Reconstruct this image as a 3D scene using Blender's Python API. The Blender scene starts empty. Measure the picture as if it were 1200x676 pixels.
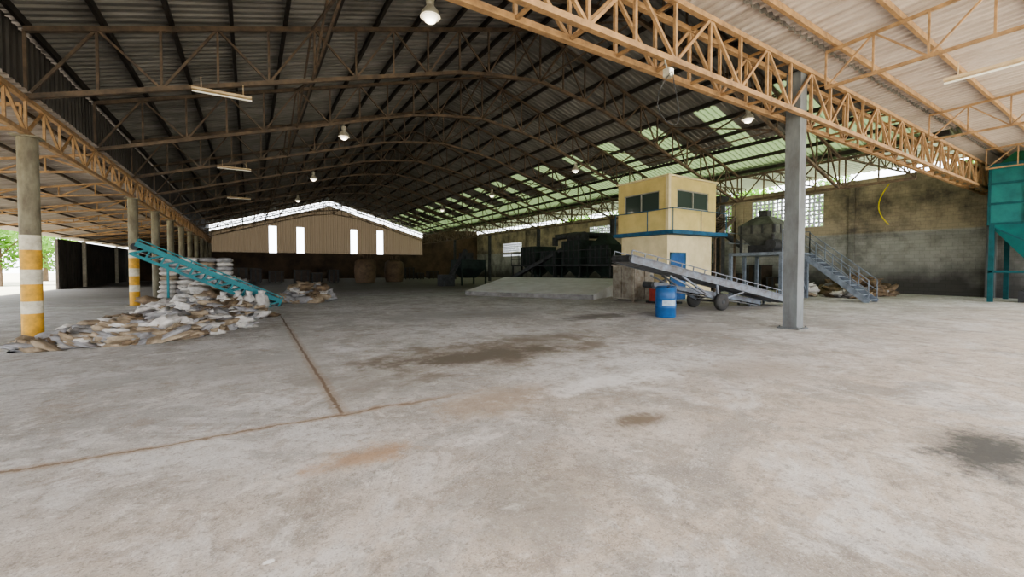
import bpy, math, random
from mathutils import Vector, Matrix, noise
random.seed(7)
S=bpy.context.scene
# ---------------------------------------------------------------- helpers
def new_mat(name):
    m=bpy.data.materials.new(name); m.use_nodes=True
    nt=m.node_tree; b=nt.nodes['Principled BSDF']
    return m,nt,b
def mat(name,c1,c2=None,scale=3.0,rough=0.7,metal=0.0,lo=0.35,hi=0.65,bump=0.0,stretch=(1,1,1),spec=0.3):
    m,nt,b=new_mat(name)
    b.inputs['Roughness'].default_value=rough; b.inputs['Metallic'].default_value=metal
    b.inputs['Specular IOR Level'].default_value=spec
    if c2 is None: c2=tuple(x*0.7 for x in c1)
    tc=nt.nodes.new('ShaderNodeTexCoord'); mp=nt.nodes.new('ShaderNodeMapping')
    mp.inputs['Scale'].default_value=stretch
    nt.links.new(tc.outputs['Object'],mp.inputs['Vector'])
    n=nt.nodes.new('ShaderNodeTexNoise'); n.inputs['Scale'].default_value=scale; n.inputs['Detail'].default_value=6
    n.inputs['Roughness'].default_value=0.65
    nt.links.new(mp.outputs['Vector'],n.inputs['Vector'])
    r=nt.nodes.new('ShaderNodeValToRGB')
    r.color_ramp.elements[0].position=lo; r.color_ramp.elements[0].color=(*c1,1)
    r.color_ramp.elements[1].position=hi; r.color_ramp.elements[1].color=(*c2,1)
    nt.links.new(n.outputs['Fac'],r.inputs['Fac']); nt.links.new(r.outputs['Color'],b.inputs['Base Color'])
    if bump:
        bp=nt.nodes.new('ShaderNodeBump'); bp.inputs['Strength'].default_value=bump; bp.inputs['Distance'].default_value=0.05
        nt.links.new(n.outputs['Fac'],bp.inputs['Height']); nt.links.new(bp.outputs['Normal'],b.inputs['Normal'])
    return m
def translucent(name,col,tr,amount=0.5):
    m,nt,b=new_mat(name); b.inputs['Base Color'].default_value=(*col,1); b.inputs['Roughness'].default_value=.6
    t=nt.nodes.new('ShaderNodeBsdfTranslucent'); t.inputs['Color'].default_value=(*tr,1)
    mx=nt.nodes.new('ShaderNodeMixShader'); mx.inputs[0].default_value=amount
    nt.links.new(b.outputs[0],mx.inputs[1]); nt.links.new(t.outputs[0],mx.inputs[2])
    nt.links.new(mx.outputs[0],nt.nodes['Material Output'].inputs['Surface'])
    return m

class MB:
    def __init__(s): s.v=[]; s.f=[]; s.m=[]; s.sm=[]
    def add(s,vs,fs,m=0,smooth=False):
        o=len(s.v); s.v+= [tuple(x) for x in vs]
        for f in fs: s.f.append([o+i for i in f]); s.m.append(m); s.sm.append(smooth)
    def beam(s,p,q,w=.06,h=None,m=0,up=(0,0,1)):
        h=h or w; p=Vector(p); q=Vector(q); d=q-p
        if d.length<1e-5: return
        d.normalize(); up=Vector(up)
        if abs(d.dot(up))>.98: up=Vector((0,1,0)) if abs(d.y)<.9 else Vector((1,0,0))
        a=d.cross(up).normalized(); b=a.cross(d).normalized()
        a*=w/2; b*=h/2
        vs=[p-a-b,p+a-b,p+a+b,p-a+b,q-a-b,q+a-b,q+a+b,q-a+b]
        s.add(vs,[(0,1,2,3),(7,6,5,4),(0,4,5,1),(1,5,6,2),(2,6,7,3),(3,7,4,0)],m)
    def box(s,lo,hi,m=0):
        x0,y0,z0=lo; x1,y1,z1=hi
        vs=[(x0,y0,z0),(x1,y0,z0),(x1,y1,z0),(x0,y1,z0),(x0,y0,z1),(x1,y0,z1),(x1,y1,z1),(x0,y1,z1)]
        s.add(vs,[(3,2,1,0),(4,5,6,7),(0,1,5,4),(1,2,6,5),(2,3,7,6),(3,0,4,7)],m)
    def frus(s,lo,hi,zlo,zhi,m=0):
        a=[(lo[0],lo[1],zlo),(lo[2],lo[1],zlo),(lo[2],lo[3],zlo),(lo[0],lo[3],zlo)]
        b=[(hi[0],hi[1],zhi),(hi[2],hi[1],zhi),(hi[2],hi[3],zhi),(hi[0],hi[3],zhi)]
        s.add(a+b,[(3,2,1,0),(4,5,6,7),(0,1,5,4),(1,2,6,5),(2,3,7,6),(3,0,4,7)],m)
    def lathe(s,prof,p,axis=(0,0,1),n=24,m=0,smooth=True):
        p=Vector(p); ax=Vector(axis).normalized()
        t=Vector((1,0,0)) if abs(ax.x)<.9 else Vector((0,1,0))
        a=ax.cross(t).normalized(); b=ax.cross(a)
        vs=[]; fs=[]
        for r,z in prof:
            for i in range(n):
                an=2*math.pi*i/n; vs.append(p+ax*z+(a*math.cos(an)+b*math.sin(an))*r)
        for j in range(len(prof)-1):
            for i in range(n):
                k=(i+1)%n; fs.append((j*n+i,j*n+k,(j+1)*n+k,(j+1)*n+i))
        s.add(vs,fs,m,smooth)
        s.add([vs[i] for i in range(n)],[tuple(reversed(range(n)))],m)
        s.add([vs[(len(prof)-1)*n+i] for i in range(n)],[tuple(range(n))],m)
    def cyl(s,p,q,r,r2=None,n=14,m=0):
        p=Vector(p);q=Vector(q); s.lathe([(r,0),(r if r2 is None else r2,(q-p).length)],p,q-p,n,m)
    def tube(s,pts,r=.02,n=6,m=0):
        for i in range(len(pts)-1): s.cyl(pts[i],pts[i+1],r,n=n,m=m)
    def sack(s,c,L,W,H,rot,m=0,tilt=0,seed=0,crumple=.16):
        nu,nv=14,9; vs=[]; fs=[]
        R=Matrix.Rotation(rot,3,'Z')@Matrix.Rotation(tilt,3,'Y')
        sg=lambda x,e: math.copysign(abs(x)**e,x)
        for j in range(nv+1):
            ph=-math.pi/2+math.pi*j/nv
            for i in range(nu):
                th=2*math.pi*i/nu
                x=sg(math.cos(ph),.7)*sg(math.cos(th),.55); y=sg(math.cos(ph),.7)*sg(math.sin(th),.55); z=sg(math.sin(ph),.9)
                q=Vector((x*L/2,y*W/2,z*H/2))
                d=noise.noise(Vector((x*2.1+seed*3.1,y*2.1,z*1.5+seed)))+.5*noise.noise(Vector((x*5+seed,y*5,z*4)))
                q*=1+crumple*d*1.6
                q=R@q; vs.append(Vector(c)+q)
        for j in range(nv):
            for i in range(nu):
                k=(i+1)%nu; fs.append((j*nu+i,j*nu+k,(j+1)*nu+k,(j+1)*nu+i))
        vs=[Vector((v.x,v.y,max(v.z,.004))) for v in vs]
        s.add(vs,fs,m,True)
    def obj(s,name,mats,loc=None):
        me=bpy.data.meshes.new(name); 
        me.from_pydata(s.v,[],s.f)
        for mm in mats: me.materials.append(mm)
        me.polygons.foreach_set('material_index',s.m); me.polygons.foreach_set('use_smooth',s.sm)
        me.update(); o=bpy.data.objects.new(name,me); S.collection.objects.link(o)
        return o
def lattice(mb,top,bot,panel,axis,w=.05,chord=.09,m=0,diag=True,y=0,zig=False):
    for i in range(len(panel)-1):
        a,b=panel[i],panel[i+1]
        mb.beam(axis(a,top(a)),axis(b,top(b)),chord,m=m); mb.beam(axis(a,bot(a)),axis(b,bot(b)),chord,m=m)
        if not zig: mb.beam(axis(a,bot(a)),axis(a,top(a)),w,m=m)
        if diag:
            if i%2==0: mb.beam(axis(a,bot(a)),axis(b,top(b)),w,m=m)
            else: mb.beam(axis(a,top(a)),axis(b,bot(b)),w,m=m)
    e=panel[-1]; mb.beam(axis(e,bot(e)),axis(e,top(e)),w,m=m)
def frange(a,b,n): return [a+(b-a)*i/n for i in range(n+1)]
def interp(pts):
    def f(x):
        for (x0,z0),(x1,z1) in zip(pts,pts[1:]):
            if x<=x1+1e-9: return z0+(z1-z0)*(x-x0)/(x1-x0)
        return pts[-1][1]
    return f

# ---------------------------------------------------------------- materials
M_truss=mat('rusty_painted_steel',(.175,.125,.085),(.075,.06,.048),4)
M_orange=mat('orange_rust_steel',(.42,.26,.13),(.22,.14,.08),5)
M_purlin=mat('dark_purlin_steel',(.045,.038,.032),(.025,.022,.02),4)
M_roof=mat('corrugated_roof_sheet',(.255,.245,.225),(.135,.128,.115),.6,rough=.6,stretch=(1,4,1))
M_roofd=mat('dark_cladding_sheet',(.09,.08,.07),(.05,.045,.04),.6,rough=.6)
M_roof2=mat('annex_roof_sheet',(.60,.53,.48),(.44,.37,.32),.7,rough=.6,stretch=(4,1,1))
M_roof3=mat('aisle_roof_sheet',(.40,.35,.31),(.26,.22,.19),.7,rough=.6,stretch=(1,4,1))
M_green=translucent('green_lit_sheet',(.11,.13,.08),(.14,.19,.09),.28)  # reflected green light put into the eave sheets as made-up translucent panels
M_aisle=translucent('added_aisle_sheet',(.24,.25,.20),(.22,.25,.16),.2)
M_colgrey=mat('grey_blue_column_paint',(.16,.17,.17),(.10,.10,.098),3,stretch=(1,1,.4))
M_colold=mat('weathered_column_paint',(.22,.20,.14),(.12,.10,.07),5,stretch=(1,1,.4))
M_yel=mat('yellow_band_paint',(.66,.36,.05),(.38,.22,.05),6)
M_whi=mat('white_band_paint',(.62,.57,.46),(.40,.36,.28),6)
M_brown=mat('brown_stained_block_wall',(.12,.078,.05),(.045,.03,.022),.5)
M_trans=translucent('gable_sheet',(.16,.13,.10),(.17,.13,.09),.16)
M_cream=mat('cream_booth_paint',(.62,.50,.22),(.50,.40,.17),1.5)
M_cream2=mat('pale_cream_paint',(.70,.60,.38),(.56,.47,.29),1.5)
M_blue=mat('blue_trim_paint',(.03,.11,.20),(.02,.07,.12),3)
M_door=mat('blue_door_paint',(.03,.10,.26),(.02,.07,.18),3)
M_glass,nt,b=new_mat('dark_window_glass'); b.inputs['Base Color'].default_value=(.05,.07,.06,1); b.inputs['Roughness'].default_value=.08
M_frame=mat('window_frame_alu',(.35,.34,.3),None,4)
M_teal=mat('teal_machine_paint',(.02,.17,.16),(.015,.11,.11),1.5,rough=.5)
M_tealc=mat('teal_conveyor_paint',(.02,.20,.22),(.02,.12,.14),3,rough=.5)
M_dkgreen=mat('dark_green_machine',(.026,.042,.035),(.014,.019,.017),2)
M_steelb=mat('blue_grey_steel',(.18,.205,.245),(.11,.10,.10),4,rough=.5)
M_steelp=mat('platform_grey_steel',(.20,.23,.27),(.11,.125,.15),4,rough=.5)
M_steeld=mat('dark_steel',(.055,.056,.058),(.028,.028,.028),4)
M_belt=mat('conveyor_belt_rubber',(.32,.32,.33),(.19,.185,.18),3,stretch=(2,2,2))
M_tire=mat('tire_rubber',(.03,.03,.03),(.05,.045,.04),6)
M_drum=mat('blue_plastic_drum',(.02,.10,.27),(.02,.07,.18),4,rough=.4)
M_label=mat('pale_label',(.40,.47,.55),None,8)
M_sw=mat('white_woven_sack',(.60,.57,.54),(.36,.33,.30),6,bump=.4)
M_st=mat('tan_woven_sack',(.36,.29,.21),(.20,.15,.10),5,bump=.4)
M_sg=mat('grey_dirty_sack',(.34,.33,.33),(.18,.17,.17),5,bump=.4)
M_sb=mat('brown_paper_sack',(.20,.14,.085),(.09,.065,.045),5,bump=.4)
M_dk=mat('dark_stored_goods',(.07,.05,.035),(.035,.025,.02),3)
M_ramp=mat('ramp_concrete',(.62,.62,.61),(.50,.49,.47),1.5)
M_lamp,nt,b=new_mat('lamp_glass'); b.inputs['Base Color'].default_value=(.9,.88,.8,1); b.inputs['Emission Color'].default_value=(1,.9,.7,1); b.inputs['Emission Strength'].default_value=.4
M_alu=mat('lamp_reflector_alu',(.4,.37,.30),None,6,rough=.35)
M_tube,nt,b=new_mat('fluorescent_tube'); b.inputs['Base Color'].default_value=(.9,.88,.8,1)
M_fix=mat('fixture_enamel',(.62,.48,.32),(.48,.36,.22),5)
M_yhose=mat('yellow_hose',(.75,.6,.05),None,5)
M_red=mat('red_paint',(.35,.06,.04),None,5)
M_grille=mat('white_breeze_block',(.58,.58,.68),(.45,.45,.55),4)
M_leaf=translucent('leaf_green',(.10,.22,.04),(.22,.42,.06),.45)
M_bark=mat('bark',(.12,.08,.05),None,8)
M_grass=mat('outdoor_ground',(.50,.45,.36),(.38,.37,.26),.3)

def wall_mat():
    m,nt,b=new_mat('stained_block_wall'); L=nt.links.new; N=nt.nodes.new
    tc=N('ShaderNodeTexCoord'); n1=N('ShaderNodeTexNoise'); n1.inputs['Scale'].default_value=.45; n1.inputs['Detail'].default_value=10; n1.inputs['Roughness'].default_value=.68
    L(tc.outputs['Object'],n1.inputs['Vector'])
    r=N('ShaderNodeValToRGB'); r.color_ramp.elements[0].position=.36; r.color_ramp.elements[0].color=(.10,.085,.07,1)
    r.color_ramp.elements[1].position=.58; r.color_ramp.elements[1].color=(.36,.295,.215,1)
    L(n1.outputs['Fac'],r.inputs['Fac'])
    r2=N('ShaderNodeValToRGB'); r2.color_ramp.elements[0].position=.34; r2.color_ramp.elements[0].color=(.13,.125,.115,1)
    r2.color_ramp.elements[1].position=.54; r2.color_ramp.elements[1].color=(.33,.32,.295,1)
    L(n1.outputs['Fac'],r2.inputs['Fac'])
    sx=N('ShaderNodeSeparateXYZ'); L(tc.outputs['Object'],sx.inputs[0])
    n2=N('ShaderNodeTexNoise'); n2.inputs['Scale'].default_value=.8; n2.inputs['Detail'].default_value=6; L(tc.outputs['Object'],n2.inputs['Vector'])
    a=N('ShaderNodeMath'); a.operation='MULTIPLY_ADD'; a.inputs[1].default_value=3.0; L(n2.outputs['Fac'],a.inputs[0]); L(sx.outputs['Z'],a.inputs[2])
    mr=N('ShaderNodeMapRange'); mr.inputs['From Min'].default_value=2.0; mr.inputs['From Max'].default_value=3.6; L(a.outputs[0],mr.inputs['Value'])
    mx=N('ShaderNodeMixRGB'); mx.inputs[1].default_value=(.07,.065,.06,1); L(mr.outputs[0],mx.inputs[0])
    mr2=N('ShaderNodeMapRange'); mr2.inputs['From Min'].default_value=3.45; mr2.inputs['From Max'].default_value=3.55; L(sx.outputs['Z'],mr2.inputs['Value'])
    mx2=N('ShaderNodeMixRGB'); L(r2.outputs['Color'],mx2.inputs[1]); L(mr2.outputs[0],mx2.inputs[0]); L(r.outputs['Color'],mx2.inputs[2])
    L(mx2.outputs[0],mx.inputs[2])
    cb=N('ShaderNodeCombineXYZ'); L(sx.outputs['Y'],cb.inputs[0]); L(sx.outputs['Z'],cb.inputs[1])
    bk=N('ShaderNodeTexBrick'); bk.inputs['Scale'].default_value=1.0; bk.inputs['Brick Width'].default_value=.42; bk.inputs['Row Height'].default_value=.2; bk.inputs['Mortar Size'].default_value=.012
    bk.inputs['Color1'].default_value=(1,1,1,1); bk.inputs['Color2'].default_value=(.86,.86,.86,1); bk.inputs['Mortar'].default_value=(.68,.68,.68,1)
    L(cb.outputs[0],bk.inputs['Vector'])
    mu=N('ShaderNodeMixRGB'); mu.blend_type='MULTIPLY'; mu.inputs[0].default_value=.7; L(mx.outputs[0],mu.inputs[1]); L(bk.outputs['Color'],mu.inputs[2])
    L(mu.outputs[0],b.inputs['Base Color']); b.inputs['Roughness'].default_value=.9
    return m
M_wall=wall_mat()

def floor_mat():
    m,nt,b=new_mat('worn_concrete_floor'); L=nt.links.new; N=nt.nodes.new
    tc=N('ShaderNodeTexCoord'); sx=N('ShaderNodeSeparateXYZ'); L(tc.outputs['Object'],sx.inputs[0])
    X=sx.outputs['X']; Y=sx.outputs['Y']
    def ma(op,a,bb=None,c=None,clamp=False):
        n=N('ShaderNodeMath'); n.operation=op; n.use_clamp=clamp
        for i,v in enumerate((a,bb,c)):
            if v is None: continue
            if isinstance(v,(int,float)): n.inputs[i].default_value=v
            else: L(v,n.inputs[i])
        return n.outputs[0]
    def noi(scale,detail=6,rough=.6,off=0,dist=0):
        n=N('ShaderNodeTexNoise'); n.inputs['Scale'].default_value=scale; n.inputs['Detail'].default_value=detail; n.inputs['Roughness'].default_value=rough
        n.inputs['Distortion'].default_value=dist
        mp=N('ShaderNodeMapping'); mp.inputs['Location'].default_value=(off,off*.7,0); L(tc.outputs['Object'],mp.inputs[0]); L(mp.outputs[0],n.inputs['Vector'])
        return n.outputs['Fac']
    def smooth(v,a,bb,lo=0,hi=1):
        n=N('ShaderNodeMapRange'); n.interpolation_type='SMOOTHSTEP'; n.inputs['From Min'].default_value=a; n.inputs['From Max'].default_value=bb
        n.inputs['To Min'].default_value=lo; n.inputs['To Max'].default_value=hi; L(v,n.inputs['Value']); return n.outputs[0]
    def mix(f,c1,c2,mode='MIX'):
        n=N('ShaderNodeMixRGB'); n.blend_type=mode
        if isinstance(f,(int,float)): n.inputs[0].default_value=f
        else: L(f,n.inputs[0])
        for i,c in ((1,c1),(2,c2)):
            if isinstance(c,tuple): n.inputs[i].default_value=(*c,1)
            else: L(c,n.inputs[i])
        return n.outputs[0]
    nA=noi(.35,8,.6); nB=noi(1.3,10,.72,13); nC=noi(9,8,.78,5); nD=noi(70,3,.8,2); nE=noi(.7,9,.72,31,.6); nF=noi(2.6,10,.75,57,.5); nG=noi(24,6,.8,91)
    nH=noi(.22,4,.5,77); nI=noi(.5,10,.7,123,.8)
    col=mix(smooth(nA,.38,.62),(.43,.415,.395),(.57,.565,.56))
    warm=smooth(ma('ADD',Y,ma('MULTIPLY',nA,4.0)),3.0,7.0,1,0)
    col=mix(ma('MULTIPLY',warm,.75),col,(.56,.47,.38))
    col=mix(smooth(nB,.51,.60,0,.6),col,(.32,.29,.255))
    col=mix(smooth(nE,.51,.60,0,.6),col,(.66,.655,.65))
    col=mix(smooth(nI,.52,.585,0,.55),col,(.31,.295,.275))
    col=mix(smooth(nF,.53,.62,0,.6),col,(.35,.30,.255))
    col=mix(smooth(nF,.46,.37,0,.6),col,(.69,.67,.64))
    col=mix(smooth(nC,.52,.62,0,.6),col,(.28,.25,.22))
    col=mix(smooth(nC,.45,.34,0,.5),col,(.76,.74,.71))
    col=mix(smooth(nG,.54,.64,0,.6),col,(.24,.22,.20))
    col=mix(smooth(nD,.55,.66,0,.6),col,(.19,.175,.16))
    col=mix(smooth(nD,.44,.32,0,.5),col,(.80,.78,.75))
    def patch(cx,cy,a,bb,c,amt,soft=.5,na=nB,nw=1.2):
        nonlocal col
        dx=ma('DIVIDE',ma('SUBTRACT',X,cx),a); dy=ma('DIVIDE',ma('SUBTRACT',Y,cy),bb)
        d=ma('SQRT',ma('ADD',ma('MULTIPLY',dx,dx),ma('MULTIPLY',dy,dy)))
        d=ma('ADD',d,ma('MULTIPLY',ma('SUBTRACT',na,.5),nw*2)); 
        d=ma('ADD',d,ma('MULTIPLY',ma('SUBTRACT',nC,.5),1.6))
        col=mix(smooth(d,1-soft,1.0+soft*.3,amt,0),col,c)
    patch(3.6,6.4,2.7,1.2,(.22,.185,.145),.85,.7,nw=2)
    patch(3.4,6.3,1.8,.6,(.14,.12,.095),.75,.7,nw=2)
    patch(5.0,7.1,1.6,.6,(.22,.19,.155),.7,.7,nw=2)
    patch(8.8,9.4,1.4,.6,(.17,.155,.14),.85,.6,nw=1.6)
    patch(3.2,2.78,.36,.17,(.19,.15,.11),.9,.7,nF,1.5)
    patch(5.1,.75,.75,.5,(.09,.09,.085),.95,.6)
    patch(.7,3.4,.5,.2,(.40,.25,.14),.7,.8,nw=2)
    patch(2.4,4.0,1.0,.45,(.36,.27,.19),.6,.8,nw=2)
    patch(1.6,2.2,.7,.35,(.32,.29,.25),.6,.9,nw=2)
    patch(1.2,5.6,.8,.9,(.27,.25,.22),.6,.9,nw=2)
    patch(6.5,3.2,1.3,.6,(.38,.33,.28),.6,.9,nw=2)
    patch(-.5,7.5,1.4,.9,(.36,.35,.33),.6,.9,nw=2)
    patch(8.5,6.0,2.2,.9,(.32,.29,.26),.6,.9,nw=2)
    patch(5.5,12.0,3.5,1.5,(.30,.285,.265),.6,.9,nw=2)
    patch(.8,9.0,.5,3.5,(.36,.35,.33),.5)
    patch(14.,9.,4.,1.5,(.24,.22,.20),.6,nw=2)
    patch(.06,2.43,.035,.02,(.9,.9,.9),.9,.3,nB,.5)
    patch(3.9,3.9,1.2,.3,(.78,.78,.78),.6,nw=2)
    wob=ma('MULTIPLY',ma('SUBTRACT',nB,.5),.35); wob2=ma('MULTIPLY',ma('SUBTRACT',nC,.5),.10)
    hair=ma('ABSOLUTE',ma('SUBTRACT',nE,.485))
    col=mix(ma('MULTIPLY',smooth(hair,.0015,.0045,.5,0),smooth(nH,.5,.56)),col,(.2,.17,.14))
    def line(coord,pos,w,amt,gate=None,c=(.13,.095,.07),wb=1.0):
        nonlocal col
        d=ma('ABSOLUTE',ma('ADD',ma('SUBTRACT',coord,pos),ma('ADD',ma('MULTIPLY',wob,wb),wob2)))
        mk=smooth(d,w*.35,w,amt,0)
        if gate is not None: mk=ma('MULTIPLY',mk,gate)
        col=mix(mk,col,c)
    line(X,.78,.03,.9,ma('MULTIPLY',smooth(Y,4.4,4.6),smooth(Y,13.5,16,1,0)),wb=.3)
    line(X,.78,.12,.4,ma('MULTIPLY',smooth(Y,4.4,4.6),smooth(Y,10,15,1,0)),(.3,.22,.15),wb=.3)
    line(Y,4.5,.025,.9,smooth(X,1.2,2.4,1,0),wb=1.0)
    line(Y,4.5,.09,.5,smooth(X,1.2,3.2,1,0),(.34,.25,.17),wb=1.0)
    line(Y,4.9,.02,.5,smooth(X,2,3.5),(.34,.30,.25),wb=1.2)
    line(Y,9.2,.03,.5,None,(.36,.34,.3),wb=.2)
    line(Y,14.5,.04,.5,None,(.36,.34,.3),wb=.2)
    line(X,6.5,.03,.35,smooth(Y,4.6,5.2),(.36,.33,.3),wb=.2)
    line(X,12.0,.03,.35,None,(.36,.33,.3),wb=.2)
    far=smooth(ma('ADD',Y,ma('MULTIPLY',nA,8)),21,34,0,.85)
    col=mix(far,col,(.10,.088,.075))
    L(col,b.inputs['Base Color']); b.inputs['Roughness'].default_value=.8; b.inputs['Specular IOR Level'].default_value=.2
    bp=N('ShaderNodeBump'); bp.inputs['Strength'].default_value=.5; bp.inputs['Distance'].default_value=.02; L(nC,bp.inputs['Height']); L(bp.outputs[0],b.inputs['Normal'])
    return m
M_floor=floor_mat()

# ---------------------------------------------------------------- shell
XL,XR,XC=-3.8,21.9,9.05; XW=31.0; YB=60.0; XA=-10.6
g=MB(); g.box((-120,-80,-.3),(140,160,-.06)); g.obj('ground',[M_grass])
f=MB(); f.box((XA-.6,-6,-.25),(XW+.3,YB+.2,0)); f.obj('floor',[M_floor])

top=interp([(XL,6.3),(XC,10.1),(XR,6.3)])
bot=interp([(XL,4.95),(6.2,7.9),(XC,8.25),(11.9,7.9),(XR,4.95)])
def corr_y(mb,prof,y0,y1,matf,pitch=.25,d=.045):
    ys=[];y=y0
    while y<y1:
        for o,h in ((0,0),(.07,0),(.10,d),(.22,d)):
            if y+o<=y1: ys.append((y+o,h))
        y+=pitch
    np_=len(prof); vs=[(x,yy,z+h) for yy,h in ys for x,z in prof]
    for i in range(len(ys)-1):
        for j in range(np_-1):
            o=i*np_+j
            mb.add([vs[o],vs[o+1],vs[o+np_+1],vs[o+np_]],[(0,1,2,3)],matf(i,j))
def corr_x(mb,prof,x0,x1,m=0,pitch=.25,d=.045):
    xs=[];x=x0
    while x<x1:
        for o,h in ((0,0),(.07,0),(.10,d),(.22,d)): xs.append((x+o,h))
        x+=pitch
    n=len(prof); vs=[(xx,y,z+h) for xx,h in xs for y,z in prof]; fs=[]
    for i in range(len(xs)-1):
        for j in range(n-1):
            o=i*n+j; fs.append((o,o+1,o+n+1,o+n))
    mb.add(vs,fs,m)
c=MB()
prof=[(XL-.6,top(XL)-.18+.24),(XC,top(XC)+.24)]
corr_y(c,prof,4.35,YB+.6,lambda i,j:0)
prof=[(XC,top(XC)+.24),(16.4,top(16.4)+.24),(19.6,top(19.6)+.24),(XR+.6,top(XR)-.18+.24)]
corr_y(c,prof,4.35,YB+.6,lambda i,j: 1 if (j==2 or (j==1 and (i//16)%3==0)) else 0)
c.obj('ceiling',[M_roof,M_green])
p=MB()
n=11
for side in (0,1):
    for i in range(n+1):
        x=XL+(XC-XL)*i/n if side==0 else XC+(XR-XC)*i/n
        if side and i==0: continue
        p.beam((x,4.6,top(x)+.15),(x,YB,top(x)+.15),.08,.15)
p.obj('roof_purlins',[M_purlin])
ys=[8.0+4.5*i for i in range(12)]
pan=frange(XL,XC,12)+frange(XC,XR,12)[1:]
for y in ys:
    t=MB()
    lattice(t,top,bot,pan,lambda a,z:(a,y,z),.05,.10)
    t.obj('roof_truss',[M_truss])
br=MB()
for i in range(len(ys)-1):
    for x in (1.5,XC,16.5):
        br.beam((x,ys[i],bot(x)),(x,ys[i+1],top(x)),.05); br.beam((x,ys[i],top(x)),(x,ys[i+1],bot(x)),.05)
        br.beam((x,ys[i],bot(x)),(x,ys[i+1],bot(x)),.05)
br.obj('roof_cross_bracing',[M_truss])
eg=MB(); pl=frange(3.5,YB-.1,63)
lattice(eg,lambda t:4.9,lambda t:4.2,pl,lambda a,z:(XL,a,z),.045,.09)
eg.obj('eave_girder',[M_orange])
eg=MB(); lattice(eg,lambda t:6.2,lambda t:4.95,frange(5.5,YB-.1,48),lambda a,z:(XR,a,z),.05,.10); eg.obj('eave_girder',[M_truss])
q=MB(); y=4.35
while y<YB+.4:
    for o1,o2,h1,h2 in ((0,.12,0,0),(.12,.15,0,.04),(.15,.25,.04,.04),(.25,.28,.04,0)):
        q.add([(XL-.2-h1,y+o1,5.0),(XL-.2-h2,y+o2,5.0),(XL-.2-h2,y+o2,6.46),(XL-.2-h1,y+o1,6.46)],[(0,1,2,3)])
    y+=.28
q.obj('eave_cladding',[M_roofd])
def banded_column(x,y,h,band=True):
    k=MB(); r=.155
    if band:
        bands=[(0,.55,1),(.55,.80,2),(.80,1.15,1),(1.15,1.45,2),(1.45,1.85,1),(1.85,2.15,2)]
        for a,b_,mm in bands: k.lathe([(r+.003,a),(r+.003,b_)],(x,y,0),n=20,m=mm)
        k.lathe([(r,2.15),(r,h)],(x,y,0),n=20,m=0)
    else: k.lathe([(r,0),(r,h)],(x,y,0),n=20,m=0)
    k.box((x-.25,y-.25,0),(x+.25,y+.25,.025),0); k.box((x-.2,y-.2,h-.03),(x+.2,y+.2,h),0)
    k.obj('painted_column',[M_colold,M_yel,M_whi])
for y in (3.5,12.5,21.5,26,30.5,35,39.5,44,48.5,53,57.5): banded_column(XL,y,4.15,y<24)
for y in (21.5,30.5,39.5,48.5): 
    k=MB(); k.box((XR-.12,y-.12,0),(XR+.12,y+.12,4.9)); k.obj('steel_post',[M_steeld])
k=MB(); cx,cy=11.24,5.0; s_=.16
k.box((cx-s_,cy-s_,0.03),(cx-s_+.02,cy+s_,6.15)); k.box((cx+s_-.02,cy-s_,0.03),(cx+s_,cy+s_,6.15)); k.box((cx-s_+.02,cy-.012,0.03),(cx+s_-.02,cy+.012,6.15))
k.box((cx-s_+.02,cy-s_,0.03),(cx+s_-.02,cy-s_+.012,6.15))
k.box((cx-.24,cy-.24,0),(cx+.24,cy+.24,.03))
for dx in (-.2,.2):
    for dy in (-.2,.2): k.cyl((cx+dx,cy+dy,.03),(cx+dx,cy+dy,.07),.018,n=6)
k.obj('steel_column',[M_colgrey])
o=MB()
for yy in (4.78,5.22):
    pn=frange(XL,XW-.2,34)
    lattice(o,lambda t:6.15,lambda t:5.1,pn,lambda a,z:(a,yy,z),.055,.10)
for a in frange(XL,XW-.2,34):
    o.beam((a,4.78,6.15),(a,5.22,6.15),.05); o.beam((a,4.78,5.1),(a,5.22,5.1),.05)
o.obj('portal_girder',[M_orange])
k=MB(); k.box((XW-.5,4.75,0),(XW-.2,5.05,5.03)); k.obj('steel_post',[M_colgrey])
az=lambda y:6.42+(5-y)*.04
a=MB(); corr_x(a,[(-6.2,az(-6.2)+.13),(5.3,az(5.3)+.13)],-8,XW+.8); a.obj('annex_ceiling',[M_roof2])
a=MB()
for y in (4.2,3.1,1.6,.1,-1.4,-2.9,-4.4,-5.9): a.beam((-8,y,az(y)+.06),(XW-.1,y,az(y)+.06),.07,.13)
a.obj('annex_purlins',[M_orange])
for x in (-3.8,3.7,11.24,18.7,26.2):
    a=MB(); lattice(a,lambda t:az(t)-.04,lambda t:5.6,frange(-5.9,4.4,12),lambda q,z:(x,q,z),.035,.06); a.obj('annex_joist',[M_orange])
for x in (-3.8,11.24,26.2):
    k=MB(); k.box((x-.14,-5.95,0),(x+.14,-5.67,5.55)); k.obj('steel_post',[M_colgrey])
def gable(name,y,zb,m,x0=XL-.15,x1=XR+.4,ztop=None,gaps=(),zgap=None):
    q=MB(); x=x0; d=.04
    while x<x1:
        for o1,o2,h1,h2 in ((0,.12,0,0),(.12,.15,0,d),(.15,.25,d,d),(.25,.28,d,0)):
            xa,xb=x+o1,x+o2; zl=zb
            if any(ga<=xa<gb for ga,gb in gaps): zl=zgap
            za=(ztop(xa) if ztop else top(xa)+.27); zb2=(ztop(xb) if ztop else top(xb)+.27)
            if min(za,zb2)<=zl: continue
            q.add([(xa,y+h1,zl),(xb,y+h2,zl),(xb,y+h2,zb2),(xa,y+h1,za)],[(0,1,2,3)])
        x+=.28
    return q.obj(name,[m])
gable('gable_cladding',4.45,6.5,M_roof)  # front gable sheet added to block sun coming over the annex roof
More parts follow.
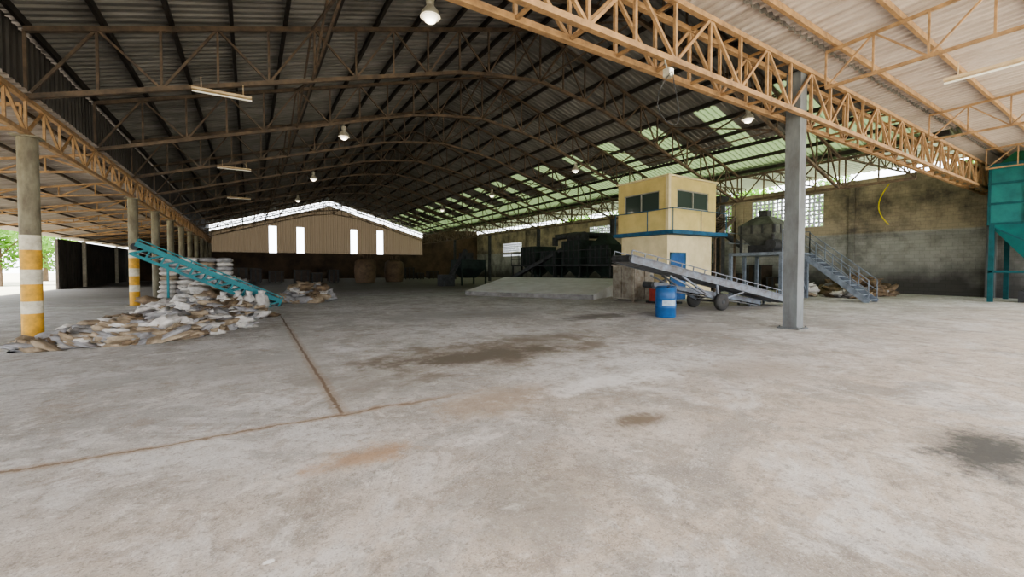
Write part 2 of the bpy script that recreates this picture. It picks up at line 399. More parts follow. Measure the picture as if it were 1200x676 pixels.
gable('gable_cladding',4.45,6.5,M_roof,x0=XR-.3,x1=XW+1.2,ztop=lambda x:7.4)  # sheet added to stop sun slipping between annex and aisle roofs
w=MB(); w.box((XA,YB,0),(XW,YB+.2,3.3)); w.box((XR,YB,3.3),(XW,YB+.2,7.2)); w.box((XA,YB,3.3),(XL,YB+.2,4.9)); w.obj('wall_back',[M_brown])
# cladding stops short of the rafters, leaving an open slot shaped to show an arc of daylight
gable('gable_cladding',YB+.1,3.3,M_trans,ztop=lambda x: top(x)-.55,gaps=((2.0,2.8),(5.1,5.9),(11.7,12.5),(15.2,16.0)),zgap=6.6)
t=MB(); lattice(t,lambda x:top(x)-.05,lambda x:top(x)-.6,frange(XL,XC,18)+frange(XC,XR,18)[1:],lambda a,z:(a,YB-.15,z),.05,.09); t.obj('gable_rafter',[M_truss])
wins=[(12.1,16.6,4.1,6.2),(18.1,19.6,4.1,6.2),(30.1,33.8,4.7,5.8),(47,52,3.0,4.9)]
w=MB(); ycur=-1.0
for (a_,b_,z0,z1) in wins:
    w.box((XW,ycur,0),(XW+.2,a_,6.7)); w.box((XW,a_,0),(XW+.2,b_,z0)); w.box((XW,a_,z1),(XW+.2,b_,6.7)); ycur=b_
w.box((XW,ycur,0),(XW+.2,YB,6.7)); 
for y in (4.9,10.6,17.3,24,30,38,46,54): w.box((XW-.12,y-.15,0),(XW,y+.15,6.7))
w.box((XW-.06,-1,3.35),(XW,YB,3.6))
w.obj('wall_right',[M_wall])
for (a_,b_,z0,z1) in wins:
    q=MB(); nn=int((b_-a_)/.28); mz=int((z1-z0)/.26)
    for i in range(nn+1): yy=a_+(b_-a_)*i/nn; q.box((XW+.03,yy-.045,z0),(XW+.15,yy+.045,z1))
    for i in range(mz+1): zz=z0+(z1-z0)*i/mz; q.box((XW+.04,a_,zz-.045),(XW+.14,b_,zz+.045))
    q.obj('window_grille',[M_grille])
a=MB(); corr_y(a,[(XR-.2,6.85),(XW+1.2,7.3)],4.4,YB+.2,lambda i,j:0); a.obj('aisle_ceiling',[M_aisle])  # right aisle roof added to keep direct sun out of the side gap
for y in ys:
    a=MB(); lattice(a,lambda t:6.80+(t-XR)*.045,lambda t:6.30+(t-XR)*.04,frange(XR,XW-.15,10),lambda q,z:(q,y,z),.04,.07); a.obj('aisle_truss',[M_truss])
a=MB(); corr_y(a,[(XL+.1,4.98),(XA-.8,3.55)],-5.5,YB,lambda i,j:0); a.obj('aisle_ceiling',[M_roof3])
for y in [-1.0,3.5]+ys:
    a=MB(); lattice(a,lambda t:4.80+(t-XL)*.195,lambda t:4.3+(t-XL)*.12,frange(XL-.08,XA,7),lambda q,z:(q,y,z),.04,.06); a.obj('aisle_truss',[M_orange])
a=MB()
for i in range(6):
    x=XL-.3-i*1.25; a.beam((x,-5.5,4.92+(x-XL)*.195),(x,YB-.1,4.92+(x-XL)*.195),.05,.09)
a.obj('aisle_purlins',[M_truss])
for y in [-1.0]+[8.0+9*i for i in range(6)]:
    k=MB(); k.box((XA-.1,y-.1,0),(XA+.1,y+.1,3.40)); k.obj('aisle_post',[M_whi])
w=MB(); w.box((XA-.45,40,0),(XA-.3,YB,3.4))
for i in range(41): 
    y=40.1+i*.48; w.box((XA-.3,y,0),(XA-.27,y+.2,3.4))
w.obj('wall_left',[mat('dark_sheet_wall',(.085,.07,.055),(.04,.035,.03),1)])
w=MB(); w.box((XA-.4,17,0),(XA-.2,27,.95)); 
for i in range(9): w.box((XA-.45,17+i*1.2,0),(XA-.15,17.2+i*1.2,1.15))
w.obj('low_block_wall',[M_steeld])

# ---------------------------------------------------------------- lamps
def highbay(x,y,zc,power=12):
    q=MB(); z=zc-.45
    q.beam((x,y,zc-.06),(x,y,z+.3),.02,m=1); q.lathe([(.07,.12),(.09,.30)],(x,y,z),n=16,m=1)
    q.lathe([(.20,-.08),(.17,.02),(.08,.13)],(x,y,z),n=20,m=1); q.lathe([(.02,-.20),(.10,-.17),(.15,-.10),(.16,-.06)],(x,y,z),n=18,m=0)
    ob=q.obj('high_bay_lamp',[M_lamp,M_alu])
    l=bpy.data.lights.new('bulb','POINT'); l.energy=power; l.color=(1,.92,.8); l.shadow_soft_size=.15
    lo=bpy.data.objects.new('bulb',l); S.collection.objects.link(lo); lo.location=(x,y,z-.35); lo.parent=ob
for y in (8.0,17.0,26.0,35.0):
    for x in (3.1,14.6): highbay(x,y,bot(x))
q=MB(); q.box((6.0,4.62,4.72),(6.12,4.74,4.86),1); q.box((6.02,4.60,4.74),(6.10,4.62,4.84),0); q.beam((6.06,4.7,4.86),(6.06,4.76,5.06),.02,m=1); q.obj('flood_lamp',[M_lamp,M_alu])
def fluoro(p,q_):
    q=MB(); p=Vector(p);q_=Vector(q_)
    q.beam(p,q_,.16,.05,m=0); q.cyl(p+Vector((0,0,-.06)),q_+Vector((0,0,-.06)),.02,n=8,m=1)
    d=(q_-p)*.15
    for e in (p+d,q_-d): q.beam(e,e+Vector((0,0,.3)),.015,m=0)
    q.obj('fluorescent_fixture',[M_fix,M_tube])
for y in (12.5,21.5,30.5): fluoro((-1.1,y-.1,bot(-.5)-.22),(.1,y-.1,bot(-.5)-.22))
fluoro((11.9,1.3,5.25),(11.9,2.6,5.25)) 
q=MB(); pts=[(6.06+.35*math.sin(t/12*6.28)*(.3+t/12),4.6,4.8-.9*math.sin(t/12*3.14)) for t in range(13)]
q.tube(pts,.008,n=5); q.obj('hanging_cable',[M_steeld])

# ---------------------------------------------------------------- control booth
B=MB(); x0,x1,y0,y1=15.9,19.5,12.2,15.2; zf=3.1; zt=5.6
B.box((x0+.15,y0+.15,0),(x1-.1,y1-.1,zf-.12),1)
B.box((x0-.25,y0-.45,zf-.12),(x1+.3,y1+.1,zf+.05),2)
def wall_x(xa,xb,y,z0,z1,wa,wb,wz0,wz1,m):
    t=.12
    B.box((xa,y,z0),(wa,y+t,z1),m);B.box((wb,y,z0),(xb,y+t,z1),m);B.box((wa,y,z0),(wb,y+t,wz0),m);B.box((wa,y,wz1),(wb,y+t,z1),m)
    B.box((wa,y+.07,wz0),(wb,y+.09,wz1),3)
    for xx in (wa,(wa+wb)/2,wb-.05): B.box((xx,y+.02,wz0),(xx+.05,y+.07,wz1),4)
    for zz in (wz0,wz1-.05): B.box((wa,y+.02,zz),(wb,y+.07,zz+.05),4)
def wall_y(ya,yb,x,z0,z1,wa,wb,wz0,wz1,m):
    t=.12
    B.box((x,ya,z0),(x+t,wa,z1),m);B.box((x,wb,z0),(x+t,yb,z1),m);B.box((x,wa,z0),(x+t,wb,wz0),m);B.box((x,wa,wz1),(x+t,wb,z1),m)
    B.box((x+.07,wa,wz0),(x+.09,wb,wz1),3)
    for yy in (wa,(wa+wb)/2,wb-.05): B.box((x+.02,yy,wz0),(x+.07,yy+.05,wz1),4)
    for zz in (wz0,wz1-.05): B.box((x+.02,wa,zz),(x+.07,wb,zz+.05),4)
wall_x(x0,x1,y0,zf+.05,zt,16.5,18.9,4.2,5.05,0)
wall_y(y0,y1,x0,zf+.05,zt,12.7,14.8,4.1,5.0,0)
B.box((x1-.12,y0+.12,zf+.05),(x1,y1,zt),0); B.box((x0+.12,y1-.12,zf+.05),(x1-.12,y1,zt),0)
B.box((x0+.12,y0+.12,zt-.1),(x1-.12,y1-.12,zt-.02),0)
B.box((x0-.08,y0-.08,zt-.02),(x1+.08,y1+.08,zt+.06),1)
B.box((x0-.04,y0-.04,zf+.05),(x0+.12,y0+.12,zt),1)
for hh in (1.0,):
    B.beam((x0-.2,y0-.4,zf+hh),(x1+.25,y0-.4,zf+hh),.03,m=2); B.beam((x0-.2,y0-.4,zf+hh),(x0-.2,y1,zf+hh),.03,m=2)
for i in range(3):
    xx=x0-.2+i*2.02; B.beam((xx,y0-.4,zf),(xx,y0-.4,zf+1),.03,m=2)
for i in range(2): B.beam((x0-.2,y0+1+i*2,zf),(x0-.2,y0+1+i*2.0,zf+1),.03,m=2)
B.box((16.3,y0+.10,0),(17.25,y0+.15,2.1),5); B.box((16.22,y0+.09,0),(16.3,y0+.15,2.18),2);B.box((17.25,y0+.09,0),(17.33,y0+.15,2.18),2);B.box((16.22,y0+.09,2.1),(17.33,y0+.15,2.18),2)
B.cyl((17.12,y0+.06,1.0),(17.12,y0+.10,1.0),.03,n=8,m=4)
B.obj('control_booth',[M_cream,M_cream2,M_blue,M_glass,M_frame,M_door])

q=MB(); q.box((13.9,12.4,.1),(15.2,13.6,1.55),0); q.box((13.95,12.37,.15),(14.52,12.4,1.5),1); q.box((14.58,12.37,.15),(15.15,12.4,1.5),1)
for a_ in (12.45,13.05): q.box((13.86,a_,.15),(13.9,a_+.5,1.5),1)
for xx in (13.95,15.05):
    for yy in (12.45,13.45): q.box((xx,yy,0),(xx+.1,yy+.1,.1),0)
q.box((13.85,12.35,1.55),(15.25,13.65,1.62),0)
q.obj('metal_cabinet',[mat('weathered_cabinet',(.33,.30,.25),(.15,.12,.09),3),mat('cabinet_door',(.26,.24,.20),(.13,.10,.07),3)])
q=MB(); q.box((14.2,11.3,.08),(14.9,11.8,.75),0); q.lathe([(.16,0),(.18,.05),(.18,.4),(.1,.5),(.03,.55)],(14.5,11.0,.08),n=16,m=0)
q.box((14.1,10.8,0),(15,11.9,.08),1); q.cyl((14.2,11.55,.75),(14.9,11.55,.95),.05,m=1); q.obj('air_compressor',[M_red,M_steeld])

# ---------------------------------------------------------------- conveyors
def conveyor(name,lo,hi,w,mats,depth=.28,wheels=None,legs=(),lattice_side=False,rail=False,ch=.06):
    q=MB(); lo=Vector(lo);hi=Vector(hi); d=(hi-lo); L=d.length; d.normalize()
    side=d.cross(Vector((0,0,1))).normalized(); up=side.cross(d).normalized()
    P=lambda t,s_,u: lo+d*t+side*s_+up*u
    for sg in (-1,1):
        s_=sg*w/2
        if lattice_side:
            q.beam(P(0,s_,0),P(L,s_,0),ch,ch*1.8,m=0,up=up); q.beam(P(0,s_,-depth),P(L,s_,-depth),ch,m=0,up=up)
            n=int(L/.4)
            for i in range(n):
                q.beam(P(L*i/n,s_,0),P(L*(i+1)/n,s_,-depth) ,ch*.6,m=0); q.beam(P(L*i/n,s_,0),P(L*i/n,s_,-depth),ch*.6,m=0)
        else:
            q.beam(P(0,s_,-depth*.3),P(L,s_,-depth*.3),.05,depth*.75,m=0,up=up)
            q.beam(P(0,s_*1.04,.0),P(L,s_*1.04,.0),.09,.03,m=0,up=up)
            q.beam(P(0,s_*1.04,-depth*.65),P(L,s_*1.04,-depth*.65),.09,.03,m=0,up=up)
    q.beam(P(.05,0,-.02),P(L-.05,0,-.02),w*.86,.02,m=1,up=up); q.beam(P(.05,0,-.2),P(L-.05,0,-.2),w*.86,.02,m=1,up=up)
    n=int(L/.5)
    for i in range(n+1):
        t=L*i/n; q.cyl(P(t,-w/2,-.06),P(t,w/2,-.06),.035,n=8,m=2)
    for t in (.02,L-.02): q.cyl(P(t,-w/2,-.1),P(t,w/2,-.1),.11,n=14,m=2)
    if rail:
        for sg in (-1,1):
            q.beam(P(0,sg*w/2,.16),P(L,sg*w/2,.16),.03,m=0,up=up)
            for i in range(0,n+1): q.beam(P(L*i/n,sg*w/2,0),P(L*i/n,sg*w/2,.16),.03,m=0)
    for t in legs:
        for sg in (-1,1):
            a=P(t,sg*w/2,-.2); q.beam(a,(a.x,a.y,0.02),.06,m=0)
        a=P(t,-w/2,-.2);b_=P(t,w/2,-.2); q.beam((a.x,a.y,.3),(b_.x,b_.y,.3),.05,m=0); q.beam((a.x,a.y,.3),b_,.035,m=0)
    if wheels:
        t,tt=wheels; c0=lo+d*t; r=.3
        for sg in (-1,1):
            cc=Vector((c0.x,c0.y,0))+side*sg*(w/2+.15)
            q.lathe([(.12,-.09),(.25,-.09),(r,-.05),(r,.05),(.25,.09),(.12,.09)],cc+Vector((0,0,r)),side,n=24,m=3)
            q.lathe([(.05,-.1),(.14,-.07),(.14,.07),(.05,.1)],cc+Vector((0,0,r)),side,n=16,m=2)
            for tq in (t-1.3,t,t+1.6):
                e=P(tq,sg*w/2,-.25); q.beam(cc-side*sg*.15+Vector((0,0,r)),e,.06,m=0)
            q.beam(cc-side*sg*.15+Vector((0,0,r)),P(tt,sg*w/2,-depth),.05,m=0)
        q.cyl(Vector((c0.x,c0.y,r))-side*(w/2+.15),Vector((c0.x,c0.y,r))+side*(w/2+.15),.04,m=2)
    return q.obj(name,mats)
conveyor('belt_conveyor',(17.8,8.3,.30),(10.35,9.7,1.88),.95,[M_steelb,M_belt,M_steeld,M_tire],wheels=(4.0,6.1),legs=(.4,),rail=True,depth=.34)
conveyor('belt_conveyor',(16.7,8.8,.22),(11.9,9.9,.98),.5,[M_steelb,M_belt,M_steeld,M_tire],depth=.2,legs=(.5,4.3))
conveyor('teal_conveyor',(.95,18.4,.2),(-3.1,17.9,2.25),.6,[M_tealc,M_belt,M_steeld,M_tire],depth=.35,lattice_side=True,legs=(3.6,),rail=True,ch=.09)

def drum(x,y):
    q=MB(); r=.295
    pr=[(r-.02,0),(r,.03),(r,.28),(r+.014,.30),(r,.32),(r,.56),(r+.014,.58),(r,.60),(r,.85),(r+.012,.87),(r-.01,.89),(r-.03,.875)]
    q.lathe(pr,(x,y,0),n=36,m=0); q.lathe([(r-.03,.86),(r-.04,.862)],(x,y,0),n=36,m=0)
    vs=[];fs=[]
    for i in range(13):
        an=math.radians(200+i*7)
        for z in (.36,.52): vs.append((x+(r+.003)*math.cos(an),y+(r+.003)*math.sin(an),z))
    for i in range(12): fs.append((2*i,2*i+2,2*i+3,2*i+1))
    q.add(vs,fs,1); q.cyl((x+.12,y,.875),(x+.12,y,.9),.04,m=2)
    q.obj('blue_drum',[M_drum,M_label,M_steeld])
drum(10.6,8.2); 
drum(11.35,8.75)

# ---------------------------------------------------------------- loading ramp
q=MB()
A=(9.7,20.2);Bq=(13.3,14.2);C=(17.6,16.4);D=(14.2,23.5)
vs=[(*A,0),(*Bq,0),(*C,0),(*D,0),(*A,.22),(*Bq,.22),(*C,.85),(*D,.85)]
q.add(vs,[(3,2,1,0),(4,5,6,7),(1,2,6,5),(2,3,7,6),(3,0,4,7)],0); q.add(vs,[(0,1,5,4)],1)  # shading put into the colour: front face darker than the top
q.obj('concrete_ramp',[M_ramp,mat('ramp_shaded_concrete',(.22,.21,.2),(.12,.11,.1),3)])

# dark grain processing line
q=MB()
for i in range(4):
    yb=18.5+i*2.6; xx=18.6; hb=(2.9,3.3,2.7,3.1)[i]
    for dx in (0,1.9):
        for dy in (0,1.9): q.beam((xx+dx,yb+dy,0),(xx+dx,yb+dy,1.7),.12,m=0)
    q.frus((xx+.6,yb+.6,xx+1.3,yb+1.3),(xx,yb,xx+1.9,yb+1.9),.9,1.7,0); q.box((xx-.05,yb-.05,1.7),(xx+1.95,yb+1.95,hb),0)
    for k_ in range(4): q.box((xx-.09,yb+.1+k_*.5,1.75),(xx-.05,yb+.2+k_*.5,hb-.05),1)
    q.beam((xx,yb,.5),(xx+1.9,yb,1.7),.06); q.beam((xx,yb,.4),(xx,yb+1.9,.4),.08)
q.box((18.0,17.8,1.55),(20.9,28.8,1.68),1)
for i in range(11): q.beam((18.0,17.8+i*1.1,1.6),(18.0,17.8+i*1.1,2.6),.04,m=1)
for i in range(5): q.beam((18.0,17.8+i*2.7,0),(18.0,17.8+i*2.7,1.6),.1,m=1)
q.beam((18.0,17.8,2.6),(18.0,28.8,2.6),.05,m=1); q.beam((18.0,17.8,2.1),(18.0,28.8,2.1),.04,m=1)
q.tube([(19.5,25,3.1),(19.5,25,3.7),(20.6,24,3.9),(20.8,20.5,3.6)],.22,n=12,m=1)
q.beam((17.0,28.5,.2),(19.5,22.2,3.4),.45,.25,m=1)
q.cyl((19.2,21.4,3.5),(19.2,22.8,3.5),.4,n=18,m=1); q.frus((18.8,19,20.2,20.4),(19.3,19.5,19.7,19.9),2.9,3.6,0)
q.obj('grain_processing_line',[M_dkgreen,M_steeld])
q=MB()
xx,yy=14.6,31
for dx in (0,2.2):
    for dy in (0,2.2): q.beam((xx+dx,yy+dy,0),(xx+dx,yy+dy,1.5),.12)
q.frus((xx+.6,yy+.6,xx+1.6,yy+1.6),(xx,yy,xx+2.2,yy+2.2),.6,1.4,0); q.box((xx,yy,1.4),(xx+2.2,yy+2.2,2.1),0); q.box((xx+.5,yy+.3,2.1),(xx+1.2,yy+1.6,2.7),1)
q.beam((xx-1.4,yy-.2,.3),(xx+.6,yy+.5,2.9),.3,.25,m=1); q.box((xx-1.9,yy-.6,0),(xx-.9,yy+.5,.9),1)
q.obj('seed_cleaner',[M_dkgreen,M_steeld])

# ---------------------------------------------------------------- steel platform with stairs & mixer
q=MB(); X0,X1,Y0,Y1,H=20.3,22.9,9.5,12.0,2.2
q.box((X0,Y0,H-.15),(X1,Y1,H),0)
for xx in (X0+.08,(X0+X1)/2,X1-.08):
    for yy in (Y0+.08,Y1-.08): q.beam((xx,yy,0),(xx,yy,H-.15),.14,m=0)
q.beam((X0+.1,Y0+.08,.3),((X0+X1)/2,Y0+.08,H-.2),.06); q.beam((X1-.1,Y0+.08,.3),((X0+X1)/2,Y0+.08,H-.2),.06)
for hh in (.5,1.0):
    q.beam((X0,Y0,H+hh),(X1-1,Y0,H+hh),.035); q.beam((X1,Y0,H+hh),(X1,Y1,H+hh),.035); q.beam((X0,Y1,H+hh),(X1,Y1,H+hh),.035)
for i in range(3): q.beam((X0+i*.8,Y0,H),(X0+i*.8,Y0,H+1),.035)
for i in range(4): q.beam((X1,Y0+i*.83,H),(X1,Y0+i*.83,H+1),.035)
sx0,sx1=X1-.95,X1; n=11; ye=6.9
for i in range(n):
    t=(i+.5)/n; z=H*(1-t); y=Y0+(ye-Y0)*t; q.box((sx0,y-.13,z-.02),(sx1,y+.13,z+.02),0)
for xx in (sx0,sx1):
    q.beam((xx,Y0,H-.05),(xx,ye,.02),.05,.22,m=0)
    q.beam((xx,Y0,H+.95),(xx,ye,.95),.035); q.beam((xx,Y0,H+.5),(xx,ye,.5),.03)
    for i in range(5): t=i/4; q.beam((xx,Y0+(ye-Y0)*t,H*(1-t)),(xx,Y0+(ye-Y0)*t,H*(1-t)+.95),.035)
q.obj('steel_platform_with_stairs',[M_steelp])
q=MB()
H+=.01; mx_=21.45; my_=10.85
def rr(r): return (mx_-r,my_-r,mx_+r,my_+r)
q.frus(rr(.45),rr(.85),H+.35,H+.9,0); q.box((mx_-.85,my_-.85,H+.9),(mx_+.85,my_+.85,H+1.3),0)
q.frus(rr(.85),rr(.3),H+1.3,H+1.75,0)
for dx in (-.75,.75):
    for dy in (-.75,.75): q.beam((mx_+dx,my_+dy,H),(mx_+dx,my_+dy,H+.9),.09,m=1)
for k_ in range(4): q.box((mx_-.88,my_-.85+k_*.5,H+.9),(mx_-.85,my_-.77+k_*.5,H+1.3),1); q.box((mx_-.85+k_*.5,my_-.88,H+.9),(mx_-.77+k_*.5,my_-.85,H+1.3),1)
q.box((mx_-.6,my_-.6,H),(mx_+.5,my_+.5,H+.35),1); q.cyl((mx_-.9,my_-.7,H+.35),(mx_-.2,my_-.7,H+.35),.25,m=1)
q.box((mx_-.2,my_-.2,H+1.75),(mx_+.2,my_+.2,H+2.05),1)
q.obj('seed_mixer',[mat('mixer_paint',(.13,.135,.115),(.06,.062,.053),3),M_steeld])
q=MB()
bx0,bx1,by0,by1=19.95,21.7,12.5,13.3
for i in range(8):
    t=i/7; q.box((bx0+(bx1-bx0)*t-.13,by0,3.05+1.1*t-.02),(bx0+(bx1-bx0)*t+.13,by1,3.05+1.1*t+.02))
for yy in (by0,by1):
    q.beam((bx0,yy,3.0),(bx1,yy,4.1),.05,.2); q.beam((bx0,yy,3.9),(bx1,yy,4.85),.035)
    for i in range(4): t=i/3; q.beam((bx0+(bx1-bx0)*t,yy,3.05+1.1*t),(bx0+(bx1-bx0)*t,yy,3.9+.95*t),.03)
for yy in (by0,by1): q.beam((bx1,yy,0),(bx1,yy,4.1),.08); q.beam((bx0,yy,0),(bx0,yy,3.0),.08)
q.obj('access_stairs',[M_truss])
q=MB()
q.box((24.8,15.2,.8),(25.3,15.6,5.6),0); q.frus((24.8,15.2,25.3,15.6),(24.6,15.0,25.5,15.8),5.4,5.9,0); q.cyl((25.05,15.4,5.6),(23.4,14.6,4.6),.12,m=0)
q.box((24.6,15.0,0),(25.5,15.8,.8),0); q.obj('bucket_elevator',[M_steeld])
q=MB()
for dx,dy in ((-.7,-.7),(.7,-.7),(.7,.7),(-.7,.7)): q.beam((27.5+dx,18.5+dy,0),(27.5+dx,18.5+dy,1.8),.12,m=1)
q.lathe([(.15,.7),(.9,1.8),(.95,3.1),(.6,3.45),(.2,3.55)],(27.5,18.5,0),n=24,m=0); q.tube([(27.5,18.5,3.5),(27.5,18.5,3.8),(28.3,17.0,3.8),(28.9,16.2,3.0)],.2,n=12,m=1)
q.obj('dust_cyclone',[M_dkgreen,M_steeld])
q=MB()
for i,(w_,d_,h_) in enumerate(((1.2,.9,1.3),(.9,.8,.8),(1.4,1.0,1.6),(1.0,.8,1.0))):
    yy=12.6+i*1.1; xx=28.9
    q.box((xx,yy,.12),(xx+w_,yy+d_,h_),0); q.box((xx-.04,yy-.04,h_),(xx+w_+.04,yy+d_+.04,h_+.06),1)
    for k_ in range(3): q.box((xx-.03,yy+k_*d_*.42,.0),(xx,yy+k_*d_*.42+.1,h_),1)
q.obj('stacked_wall_crates',[M_dk,M_steeld])

# ---------------------------------------------------------------- teal hopper bin
q=MB(); hx0,hx1,hy0,hy1=27.0,30.2,1.4,4.4
q.box((hx0,hy0,3.3),(hx1,hy1,5.85),0)
for z in (3.3,4.15,5.0,5.8):
    q.box((hx0-.06,hy0-.06,z),(hx1+.06,hy1+.06,z+.09),1)
for i in range(4):
    yy=hy0+i*(hy1-hy0)/3; q.box((hx0-.05,yy-.04,3.3),(hx0,yy+.04,5.85),1)
for i in range(4):
    xx=hx0+i*(hx1-hx0)/3; q.box((xx-.04,hy1,3.3),(xx+.04,hy1+.05,5.85),1); q.box((xx-.04,hy0-.05,3.3),(xx+.04,hy0,5.85),1)
q.frus((hx0+1.2,hy0+1.1,hx1-1.2,hy1-1.1),(hx0,hy0,hx1,hy1),1.5,3.3,0)
for xx in (hx0+.08,hx1-.08):
    for yy in (hy0+.08,hy1-.08): q.beam((xx,yy,0),(xx,yy,3.3),.16,m=1)
q.beam((hx0+.08,hy0,1.3),(hx0+.08,hy1,1.3),.1,m=1); q.beam((hx0+.08,hy0+.1,1.3),(hx0+.08,hy1-.1,3.2),.06,m=1)
q.beam((hx0,hy1-.08,1.3),(hx1,hy1-.08,1.3),.1,m=1)
q.frus((hx0+.1,hy1-1.6,hx0+1.5,hy1-.2),(hx0+.5,hy1-1.2,hx0+1.1,hy1-.6),5.85,6.38,2)
q.lathe([(.3,0),(.3,.3)],(28.4,3,1.2),n=16,m=1); q.box((27.5,2.2,0),(28.6,3.6,.5),3); q.cyl((27.4,2.9,.75),(28.5,2.9,.75),.28,m=3)
q.obj('teal_hopper_bin',[M_teal,mat('teal_dark_rib',(.012,.09,.10),None,3),mat('green_cap',(.03,.16,.08),None,3),M_steeld])

# ---------------------------------------------------------------- sack heaps
smats=[M_sw,M_st,M_sg,M_sb]
def heap(name,blobs,weights,size=(.75,.45,.2),tiltmax=.5):
    q=MB()
    for cx,cy,rx,ry,h,n in blobs:
        for i in range(n):
            r=math.sqrt(random.random()); an=random.random()*6.283
            x=cx+r*rx*math.cos(an); y=cy+r*ry*math.sin(an)
            hh=h*max(0,(1-r**1.6)); 
            t=random.random() if random.random()<.35 else 1.0
            s_=random.uniform(.7,1.2); m=random.choices(range(4),weights)[0]
            q.sack((x,y,max(size[2]*.45*s_,hh*t+random.uniform(-.03,.10))),size[0]*s_,size[1]*s_,size[2]*s_*random.uniform(.8,1.6),random.random()*6.28,m,random.uniform(-tiltmax,tiltmax),i*1.7,.36)
        N=24; vs=[(cx,cy,h*.85)];fs=[]
        for k in range(1,6):
            r=k/5
            for i in range(N):
                an=6.283*i/N; nz=noise.noise(Vector((cx+r*2*math.cos(an)*1.5,cy+r*2*math.sin(an)*1.5,k*.7)))
                vs.append((cx+r*rx*math.cos(an)*.98,cy+r*ry*math.sin(an)*.98,max(.003,h*.85*(1-r**1.6)+nz*.12*(1-r))))
        for i in range(N): fs.append((0,1+i,1+(i+1)%N))
        for k in range(4):
            for i in range(N): a_=1+k*N+i;b_=1+k*N+(i+1)%N; fs.append((a_,a_+N,b_+N,b_))
        q.add(vs,fs,2,True)
    return q.obj(name,smats)
heap('collapsed_sack_pile',[(-1.9,11.9,1.25,1.15,.38,170),(-2.75,11.3,.75,.6,.10,36),(-.95,14.6,1.4,1.3,.42,150),(-.9,12.9,.9,.9,.3,60)],(3,4,5,2),(.60,.40,.13),.6)
heap('sack_pile',[(-2.3,16.9,.9,.5,.4,30)],(5,1,3,1),(.7,.45,.2),.4)
heap('sack_pile',[(-1.0,20.8,1.5,1.1,1.0,100)],(4,2,4,1),(.7,.45,.2),.5)
heap('sack_pile',[(2.1,20.2,1.05,.9,.75,60)],(2,4,4,1),(.7,.5,.2),.5)
heap('sack_pile',[(25.0,8.6,.8,.8,.4,30)],(3,1,4,2),(.7,.45,.2))
heap('sack_pile',[(24.2,10.6,.7,.7,.7,36)],(5,1,3,1),(.7,.45,.2))
heap('dark_scrap_heap',[(28.2,9.5,2.0,1.6,.9,90)],(0,0,1,6),(.9,.5,.2),.7)
q=MB()
for i in range(8):
    x=-.75+ (i%4)*.36+random.uniform(-.05,.05); y=16.75+(i//4)*.38+i%4*.08
    q.sack((x,y,.28),.34,.34,.56,random.random(),0,random.uniform(-.08,.08),i*2.2,.15)
    q.cyl((x,y,.52),(x+.03,y,.66),.05,.10,n=8,m=0)
q.obj('standing_sacks',smats)
q=MB()
for lv in range(10):
    for i in range(4):
        for j in range(3):
            q.sack((-3.0+i*.62+random.uniform(-.05,.05)+lv*.02,22.6+j*.5,.10+lv*.19),.66,.5,.22,random.uniform(-.15,.15),random.choices((0,2,1),(6,3,1))[0],0,lv*7+i*3+j,.1)
q.obj('stacked_sacks',smats)
def bigbag(x,y,r,h):
    q=MB(); q.lathe([(r*.9,0),(r*1.05,h*.2),(r*1.08,h*.55),(r,h*.9),(r*.6,h),(r*.2,h*1.03)],(x,y,0),n=20,m=0)
    for a_ in range(4): 
        dx=r*.8*math.cos(a_*1.57+.7);dy=r*.8*math.sin(a_*1.57+.7); q.tube([(x+dx,y+dy,h*.9),(x+dx*.8,y+dy*.8,h*1.2),(x+dx*.4,y+dy*.4,h*1.2),(x+dx*.3,y+dy*.3,h)],.03,m=0)
    q.obj('bulk_bag',[mat('brown_bulk_bag',(.17,.115,.07),(.09,.06,.04),2)])
for (x,y,r,h) in ((9.5,42,.95,2.3),(12.6,43,.9,2.2)): bigbag(x,y,r,h)
def crates(x,y,n):
    q=MB()
    for i in range(n):
        w_=random.uniform(.9,1.4); h=random.uniform(.7,1.5); xx=x+i*1.5
        q.box((xx,y,.1),(xx+w_,y+1,h),0)
        for k in range(3): q.box((xx+k*w_*.4,y-.03,0),(xx+k*w_*.4+.12,y,h),1)
        q.box((xx-.03,y-.03,h),(xx+w_+.03,y+1.03,h+.05),1)
    q.obj('storage_crates',[M_dk,M_steeld])
crates(-1.5,46,3);crates(3.5,44,3);crates(16,50,3)

q=MB(); pts=[]
for i in range(15):
    t=i/14; pts.append((XW-.35,8.8+.55*math.sin(t*2.6)-.3*t*t,6.2-2.3*t))
q.tube(pts,.03,n=8); q.obj('yellow_hose',[M_yhose])

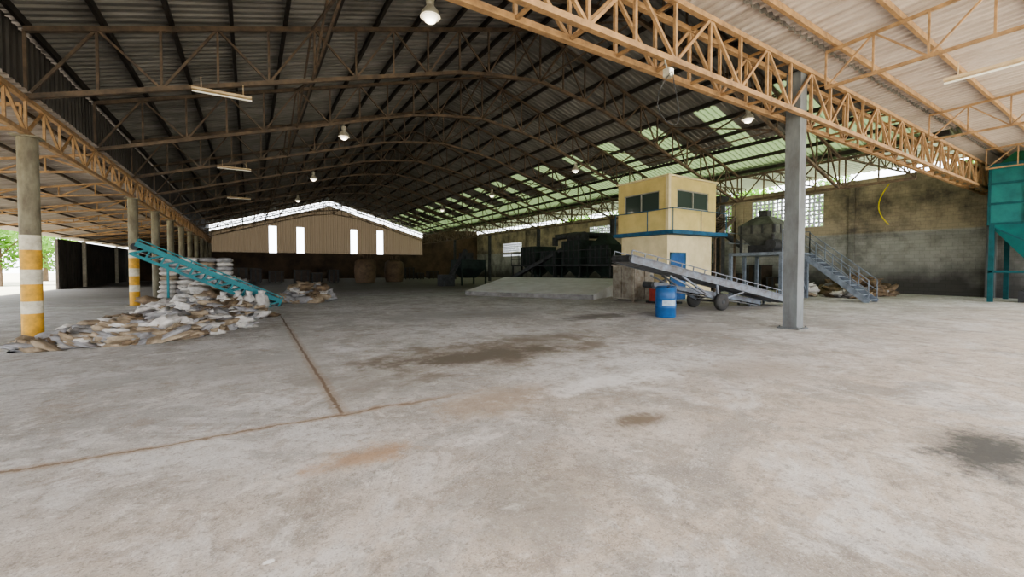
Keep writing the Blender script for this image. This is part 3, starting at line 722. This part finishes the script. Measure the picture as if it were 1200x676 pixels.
# ---------------------------------------------------------------- trees
t=MB(); t.cyl((0,0,0),(0.1,0,3.0),.22,.14,m=1)
blobs=[(0,0,5,2.4),(1.4,.6,4.2,1.7),(-1.3,.8,4.4,1.8),(.3,-1.4,4.1,1.7),(0,.6,6.6,1.6),(.5,.3,2.4,1.4)]
for b_ in blobs: t.cyl((.1,0,2.2),(b_[0],b_[1],b_[2]),.09,.03,n=6,m=1)
for i in range(2800):
    b_=random.choice(blobs); v=Vector((random.gauss(0,1),random.gauss(0,1),random.gauss(0,1))).normalized()*b_[3]*random.uniform(.6,1.0)
    c_=Vector(b_[:3])+v; a_=Vector((random.gauss(0,1),random.gauss(0,1),random.gauss(0,1))).normalized(); b2=a_.orthogonal().normalized(); s_=random.uniform(.12,.24)
    t.add([c_-a_*s_,c_+b2*s_*.5,c_+a_*s_,c_-b2*s_*.5],[(0,1,2,3)],0)
tree=t.obj('tree',[M_leaf,M_bark])
pos=[(36,6),(37,13),(36,20),(37.5,27),(36,35),(37,43),(36,52),(-17,50),(-20.5,54),(-23,62),(-19,66),(-27,58),(-31,50)]
tree.location=(*pos[0],-.06)
for i,(x,y) in enumerate(pos[1:]):
    o=bpy.data.objects.new('tree',tree.data); S.collection.objects.link(o); o.location=(x,y,-.06); o.rotation_euler=(0,0,i*1.3); s_=1.05+.25*math.sin(i*2.1); o.scale=(s_,s_,s_)

# ---------------------------------------------------------------- light
w=bpy.data.worlds.new('World'); S.world=w; w.use_nodes=True
bg=w.node_tree.nodes['Background']; bg.inputs['Color'].default_value=(.92,.96,1,1); bg.inputs['Strength'].default_value=3.2
sl=bpy.data.lights.new('sun','SUN'); sl.energy=9; sl.angle=.02; sl.color=(1,.96,.90)
so=bpy.data.objects.new('sun',sl); S.collection.objects.link(so)
d=Vector((.25,1.0,-2.1)); so.rotation_euler=d.to_track_quat('-Z','Y').to_euler()

cam=bpy.data.cameras.new('camera'); cam.sensor_fit='HORIZONTAL'; cam.sensor_width=36; cam.lens=14.7; cam.shift_y=-.0102; cam.clip_end=400
co=bpy.data.objects.new('camera',cam); S.collection.objects.link(co); co.location=(0,0,1.5)
co.rotation_euler=(math.radians(88.5),0,math.radians(-32.07)); S.camera=co
S.view_settings.view_transform='AgX'
try: S.view_settings.look='AgX - Medium High Contrast'
except Exception as e: print(e)
S.view_settings.exposure=1.2
